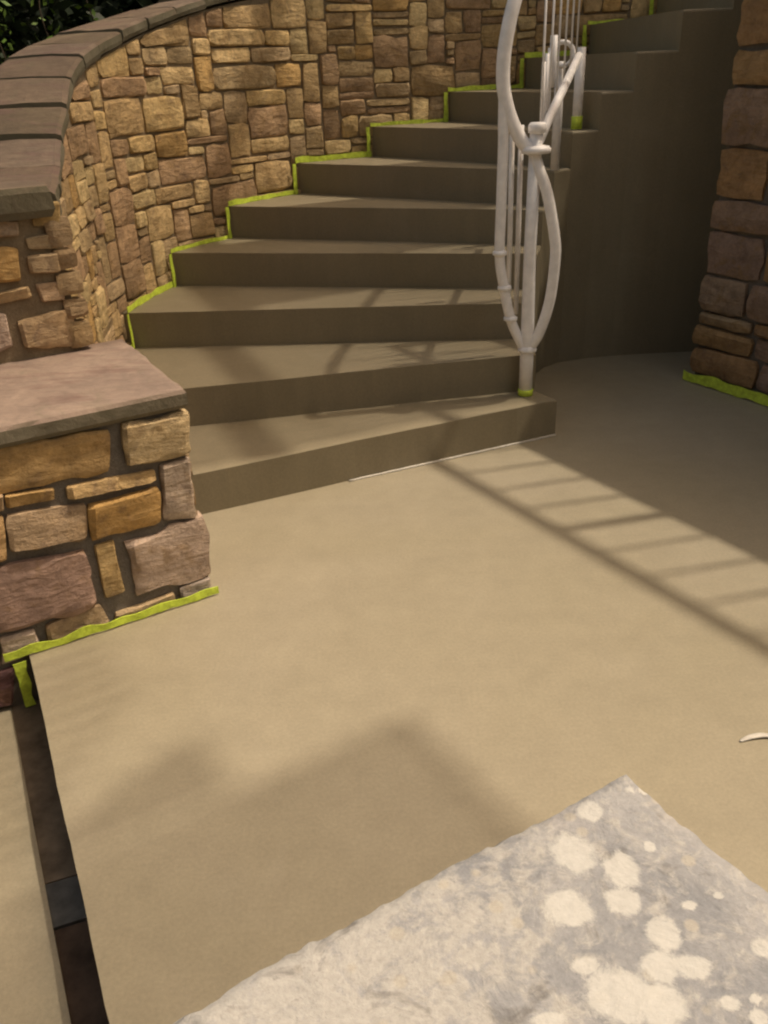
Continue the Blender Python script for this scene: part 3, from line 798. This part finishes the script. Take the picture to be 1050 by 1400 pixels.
for side, (oo, dd, nn2, L) in enumerate([(core_o, FA, -FB, 0.80), (core_o, FB, -FA, 0.52)]):
    def fm(s, z, w, oo=oo, dd=dd, nn2=nn2): q = oo + dd * s + nn2 * w; return Vector((q.x, q.y, z))
    for j, (a, b, c, d2) in enumerate(pack(0.0, L, 0.0, ZC - 0.09, 0.05, 0.05, PIECES, 60 + side)):
        qd = [(a + .008, c + .008), (b - .008, c + .008), (b - .008, d2 - .008), (a + .008, d2 - .008)]
        W, F = stone_mesh(qd, fm, 0.018, 4, 3000 + side * 200 + j)
        mesh_obj('stone', W, F, STONE, par, True, rnd.choice(PAL))
def onplane(x, y, z):
    dd = fw + rt * ((x - 525) / 1150) - up * ((y - 700) / 1150); t = (z - EYE) / dd.z
    return Vector((dd.x * t, dd.y * t))
LI = [q for q in [(783, 1167, 31, 27), (778, 1243, 35, 25), (850, 1190, 25, 26), (850, 1232, 24, 19), (908, 1277, 25, 21), (903, 1320, 27, 23), (947, 1322, 30, 17), (850, 1362, 52, 38), (905, 1375, 36, 34),
      (805, 1108, 18, 14), (888, 1158, 9, 8), (998, 1372, 15, 11), (1037, 1392, 15, 12), (1042, 1297, 16, 13), (943, 1237, 13, 7), (874, 1079, 22, 6), (982, 1224, 8, 5), (1032, 1365, 10, 6), (720, 1345, 12, 9), (728, 1150, 14, 8),
      (700, 1290, 20, 13), (640, 1330, 22, 14), (560, 1370, 18, 12), (800, 1320, 20, 12), (690, 1240, 16, 9), (750, 1395, 28, 12)] if q[0] > 745]
at = cap.data.attributes.new('lichen', 'FLOAT', 'POINT'); cb = base_of(par) + cap.location
blobs = []
for (x, y, ax2, ay2) in LI:
    c = onplane(x, y, ZC); blobs.append((c, ax2 * (onplane(x + 1, y, ZC) - c).length, ay2 * (onplane(x, y + 1, ZC) - c).length))
for vx in cap.data.vertices:
    px, py = vx.co.x + cb.x, vx.co.y + cb.y; best = -1.0
    for c, rx, ry in blobs:
        q = 1 - math.hypot((px - c.x) / rx, (py - c.y) / ry)
        if q > best: best = q
    at.data[vx.index].value = best

# small white scrap on the floor
pth = catmull([(0.850, 1.552, 0.004), (0.880, 1.563, 0.010), (0.915, 1.566, 0.013), (0.945, 1.556, 0.004)])
v, f = tube(pth, [0.003 + 0.006 * math.sin(math.pi * i / (len(pth) - 1)) for i in range(len(pth))], 8)
v = [Vector((q[0], q[1], 0.001 + q[2] * 0.35)) for q in v]
tag(mesh_obj('curled_scrap', v, f, BEAD, None, True, origin=(0.845, 1.545, 0)), 'small curled white scrap lying on the terrace floor', 'scrap')

# ------------------------------------------------------------------ trees behind the wall
def tree(loc, trunk_h, crowns, nleaf, size, label, mat=LEAF, seed=1):
    rr = random.Random(seed); t = empty('garden_tree', loc); L = Vector(loc)
    tag(t, label, 'tree', 'trees behind the curved wall')
    v, f = tube([L, L + Vector((0.05, 0.03, trunk_h * 0.5)), L + Vector((-0.03, 0.0, trunk_h))], [0.13, 0.10, 0.06], 9)
    for (cx, cy, cz, rx, ry, rz) in crowns:
        a = L + Vector((0, 0, trunk_h * 0.75)); b = L + Vector((cx, cy, cz))
        v2, f2 = tube([a, a.lerp(b, 0.5) + Vector((0, 0, 0.1)), b], [0.05, 0.035, 0.015], 6); o0 = len(v); v += v2; f += [[q + o0 for q in fc] for fc in f2]
    mesh_obj('trunk', v, f, BARK, t, True)
    vv = []; ff = []
    clumps = []
    for c in crowns:
        for _ in range(16):
            q = Vector((rr.gauss(0, 1), rr.gauss(0, 1), rr.gauss(0, 1))).normalized() * rr.random() ** 0.4
            clumps.append((Vector((c[0] + q.x * c[3], c[1] + q.y * c[4], c[2] + q.z * c[5])) + L, min(c[3], c[5]) * rr.uniform(0.25, 0.5)))
    for _ in range(nleaf):
        c, r = rr.choice(clumps)
        p = c + Vector((rr.gauss(0, 1), rr.gauss(0, 1), rr.gauss(0, 0.8))) * r * 0.6
        d1 = Vector((rr.gauss(0, 1), rr.gauss(0, 1), rr.gauss(-0.3, 0.7))).normalized(); s2 = size * rr.uniform(0.6, 1.3)
        d2 = d1.orthogonal().normalized(); d2 = (d2 * math.cos(rr.random() * 6) + d1.cross(d2) * math.sin(rr.random() * 6)).normalized()
        k = len(vv)
        vv += [p - d1 * s2, p + d2 * s2 * 0.45, p + d1 * s2, p - d2 * s2 * 0.45]; ff.append([k, k + 1, k + 2, k + 3])
    mesh_obj('crown', vv, ff, mat, t)
    return t
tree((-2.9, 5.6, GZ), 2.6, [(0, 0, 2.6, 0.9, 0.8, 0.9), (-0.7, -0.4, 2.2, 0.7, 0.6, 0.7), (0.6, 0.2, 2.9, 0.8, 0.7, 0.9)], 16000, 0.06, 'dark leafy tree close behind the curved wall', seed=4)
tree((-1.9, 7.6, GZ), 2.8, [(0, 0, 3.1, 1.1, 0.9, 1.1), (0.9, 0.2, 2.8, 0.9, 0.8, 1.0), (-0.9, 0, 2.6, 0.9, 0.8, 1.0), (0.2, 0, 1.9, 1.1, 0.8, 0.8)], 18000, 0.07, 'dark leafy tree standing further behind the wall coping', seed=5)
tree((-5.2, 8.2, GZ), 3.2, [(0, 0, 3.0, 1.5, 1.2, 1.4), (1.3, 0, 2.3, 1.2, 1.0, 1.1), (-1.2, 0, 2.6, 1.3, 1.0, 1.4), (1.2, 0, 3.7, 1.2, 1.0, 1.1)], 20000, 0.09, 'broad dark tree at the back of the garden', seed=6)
for i in range(2, 6):
    x = -9.5 + i * 1.7
    tree((x, 11.5 + 0.6 * math.sin(i * 2.3), GZ), 3.0, [(0, 0, 2.2, 1.2, 0.9, 1.4), (0, 0, 4.0, 1.3, 0.9, 1.4), (0.5, 0.3, 5.6, 1.2, 0.9, 1.2)], 9000, 0.13, 'dark tree in the row along the garden boundary', seed=20 + i)
# sprigs of brighter leaves hanging over the coping
for i, (x, y, z, n) in enumerate([(-1.84, 4.92, 1.76, 60), (-1.70, 5.22, 1.86, 44), (-1.56, 5.62, 1.97, 26)]):
    rr = random.Random(70 + i); vv = []; ff = []
    s = empty('leafy_sprig', (x, y + 0.2, z + 0.35)); tag(s, ['bright green sprig at the low end of the coping', 'bright green sprig over the middle of the coping bend', 'bright green sprig beside the dark trunk over the coping'][i], 'foliage', 'sprigs hanging over the coping')
    st, sf = tube(catmull([(x, y + 0.2, z + 0.35), (x + .02, y + .08, z + 0.22), (x - .01, y, z), (x + .02, y - .03, z - 0.16)], 5), 0.004, 5)
    mesh_obj('stem', st, sf, BARK, s, True)
    for k in range(n):
        t = rr.random(); p = Vector((x + rr.gauss(0, .045), y + 0.1 - 0.1 * t + rr.gauss(0, .04), z + 0.3 - 0.48 * t))
        d1 = Vector((rr.gauss(0, 1), rr.gauss(0, 1), rr.gauss(-0.6, 0.6))).normalized(); d2 = d1.orthogonal().normalized(); q = rr.random() * 6
        d2 = (d2 * math.cos(q) + d1.cross(d2) * math.sin(q)); sz = rr.uniform(0.018, 0.034); b0 = len(vv)
        vv += [p - d1 * sz, p + d2 * sz * .55, p + d1 * sz, p - d2 * sz * .55]; ff.append([b0, b0 + 1, b0 + 2, b0 + 3])
    mesh_obj('leaves', vv, ff, LEAF2, s)

# ------------------------------------------------------------------ added house behind the camera, unseen, blocking low sky light
HB = Vector((-3.0, -5.0, GZ))
house = empty('sky_blocker_house', HB); tag(house, 'added two storey house, unseen, blocking sky light behind the terrace', 'house')
RENDER = plain('brown_render', (0.16, 0.12, 0.085), 0.9, 0.15, 8, 0.3, 0.2)
GLASS = plain('dark_glass', (0.02, 0.022, 0.025), 0.1, 0.1, 3, 0.0)
TIMBER = plain('brown_timber', (0.07, 0.045, 0.025), 0.6, 0.3, 20, 0.3)
def hbox(name, x0, x1, y0, y1, z0, z1, mat, par=house):
    v, f = prism([(x0, y0), (x1, y0), (x1, y1), (x0, y1)], z0, z1); return mesh_obj(name, v, f, mat, par)
hbox('wall', -11, 5, -12, -5.0, GZ, 6.6, RENDER)
v = [(-11.4, -12.4, 6.6), (5.4, -12.4, 6.6), (5.4, -4.5, 6.6), (-11.4, -4.5, 6.6), (-11.4, -8.5, 9.2), (5.4, -8.5, 9.2)]
mesh_obj('roof', v, [[0, 1, 5, 4], [2, 3, 4, 5], [0, 4, 3], [1, 2, 5], [3, 2, 1, 0]], TIMBER, house)
for zz in (0.9, 3.9):
    for xx in (-9, -6, -3, 0, 3):
        w = hbox('window', xx - 0.6, xx + 0.6, -5.0, -4.94, zz, zz + 1.5, TIMBER)
        for q in (0, 1): hbox('pane', xx - 0.54 + q * 0.57, xx - 0.03 + q * 0.57, -4.94, -4.93, zz + 0.06, zz + 1.44, GLASS, w)

# ------------------------------------------------------------------ slatted frame added out of view to dim the stairs
PG = empty('shade_frame', (3.2, 5.5, TOPZ)); tag(PG, 'slatted timber frame added out of view to shade the stairs', 'shade_frame')
PZ = 5.0
pd = Vector((1.49, 0.65)).normalized(); pn = Vector((-pd.y, pd.x))
p0 = Vector((1.90, 3.45)) - pd * 2.6
SL = 6.6
first = None
for i in range(96):
    if i > 33 and i % 2: continue
    q = p0 + pn * (0.05 + i * 0.052)
    a = q; b = q + pd * SL; w = pn * 0.0125
    if first is None:
        v, f = prism([(a.x - w.x, a.y - w.y), (b.x - w.x, b.y - w.y), (b.x + w.x, b.y + w.y), (a.x + w.x, a.y + w.y)], PZ, PZ + 0.018)
        first = mesh_obj('slat', v, f, TIMBER, PG); q0 = q
    else:
        c = first.copy(); COL.objects.link(c); c.parent = PG; c.location = first.location + Vector(((q - q0).x, (q - q0).y, 0))
for i in range(19, 34):            # closer set infill, placed to darken the upper treads
    q = p0 + pn * (0.076 + i * 0.052); a = q + pd * 2.85; b = q + pd * SL; w = pn * 0.0105
    v, f = prism([(a.x - w.x, a.y - w.y), (b.x - w.x, b.y - w.y), (b.x + w.x, b.y + w.y), (a.x + w.x, a.y + w.y)], PZ, PZ + 0.018)
    mesh_obj('slat', v, f, TIMBER, PG)
for t in (2.9, 4.6, 6.4):
    a = p0 + pd * t; b = a + pn * 5.1
    v, f = prism([(q.x, q.y) for q in (a - pd * .05, a + pd * .05, b + pd * .05, b - pd * .05)], PZ - 0.16, PZ - 0.002)
    mesh_obj('beam', v, f, TIMBER, PG)
for q in [p0 + pd * 6.3 + pn * 0.3, p0 + pd * 6.3 + pn * 4.8, p0 + pd * 2.8 + pn * 4.6]:
    v, f = prism([(q.x - .06, q.y - .06), (q.x + .06, q.y - .06), (q.x + .06, q.y + .06), (q.x - .06, q.y + .06)], TOPZ if q.x > 2.8 and q.y < 6 else GZ, PZ - 0.162)
    mesh_obj('post', v, f, TIMBER, PG)

# ------------------------------------------------------------------ slatted screen added out of view, shaped to cast the floor shadows
AW = empty('shadow_slats', (3.9, 0.6, TOPZ)); tag(AW, 'slatted timber screen added out of view to shade the near terrace', 'sunshade')
AZ = 5.3
c0 = Vector((2.97, 2.31)); first = None
for i in range(25):
    q = c0 + RD * (0.02 + i * 0.033); a = q; b = q - E1 * 3.6; w = RD * 0.0090
    if first is None:
        v, f = prism([(a.x - w.x, a.y - w.y), (a.x + w.x, a.y + w.y), (b.x + w.x, b.y + w.y), (b.x - w.x, b.y - w.y)][::-1], AZ, AZ + 0.012)
        first = mesh_obj('slat', v, f, TIMBER, AW); q0 = q
    else:
        c = first.copy(); COL.objects.link(c); c.parent = AW; c.location = first.location + Vector(((q - q0).x, (q - q0).y, 0))
for i in range(-27, 0):            # thinner infill, its end bay cut to cast a pointed floor shadow
    r = i * 0.033
    bays = []
    if r > -0.23: bays.append((0.49, 0.49 + 0.62 * (1 + r / 0.23) + 0.05, 0.0095))
    st = 0.48 if r < -0.48 else 0.48 + (r + 0.48) / 0.39 * 0.36
    if r < -0.10 and i % 2 == 0: bays.append((st + 0.10, 2.2, 0.0085))
    for (ta, tb, hw) in bays:
        if tb < ta + 0.03: continue
        a = c0 + RD * r - E1 * ta; b = c0 + RD * r - E1 * tb; w = RD * hw
        v, f = prism([(a.x - w.x, a.y - w.y), (a.x + w.x, a.y + w.y), (b.x + w.x, b.y + w.y), (b.x - w.x, b.y - w.y)][::-1], AZ, AZ + 0.012)
        mesh_obj('slat', v, f, TIMBER, AW)
for t in (2.15,):
    a = c0 - RD * 0.95 - E1 * t; b = c0 + RD * 0.8 - E1 * t; w = E1 * 0.003
    v, f = prism([(q.x, q.y) for q in (a - w, b - w, b + w, a + w)], AZ - 0.03, AZ - 0.002); mesh_obj('beam', v, f, TIMBER, AW)
for t in (0.04, 3.5):
    a = c0 - E1 * t; b = a + RD * ((a.y + 4.98) / 0.854); w = E1 * 0.010
    v, f = prism([(q.x, q.y) for q in (a - w, b - w, b + w, a + w)], AZ - 0.016, AZ - 0.002); mesh_obj('beam', v, f, TIMBER, AW)
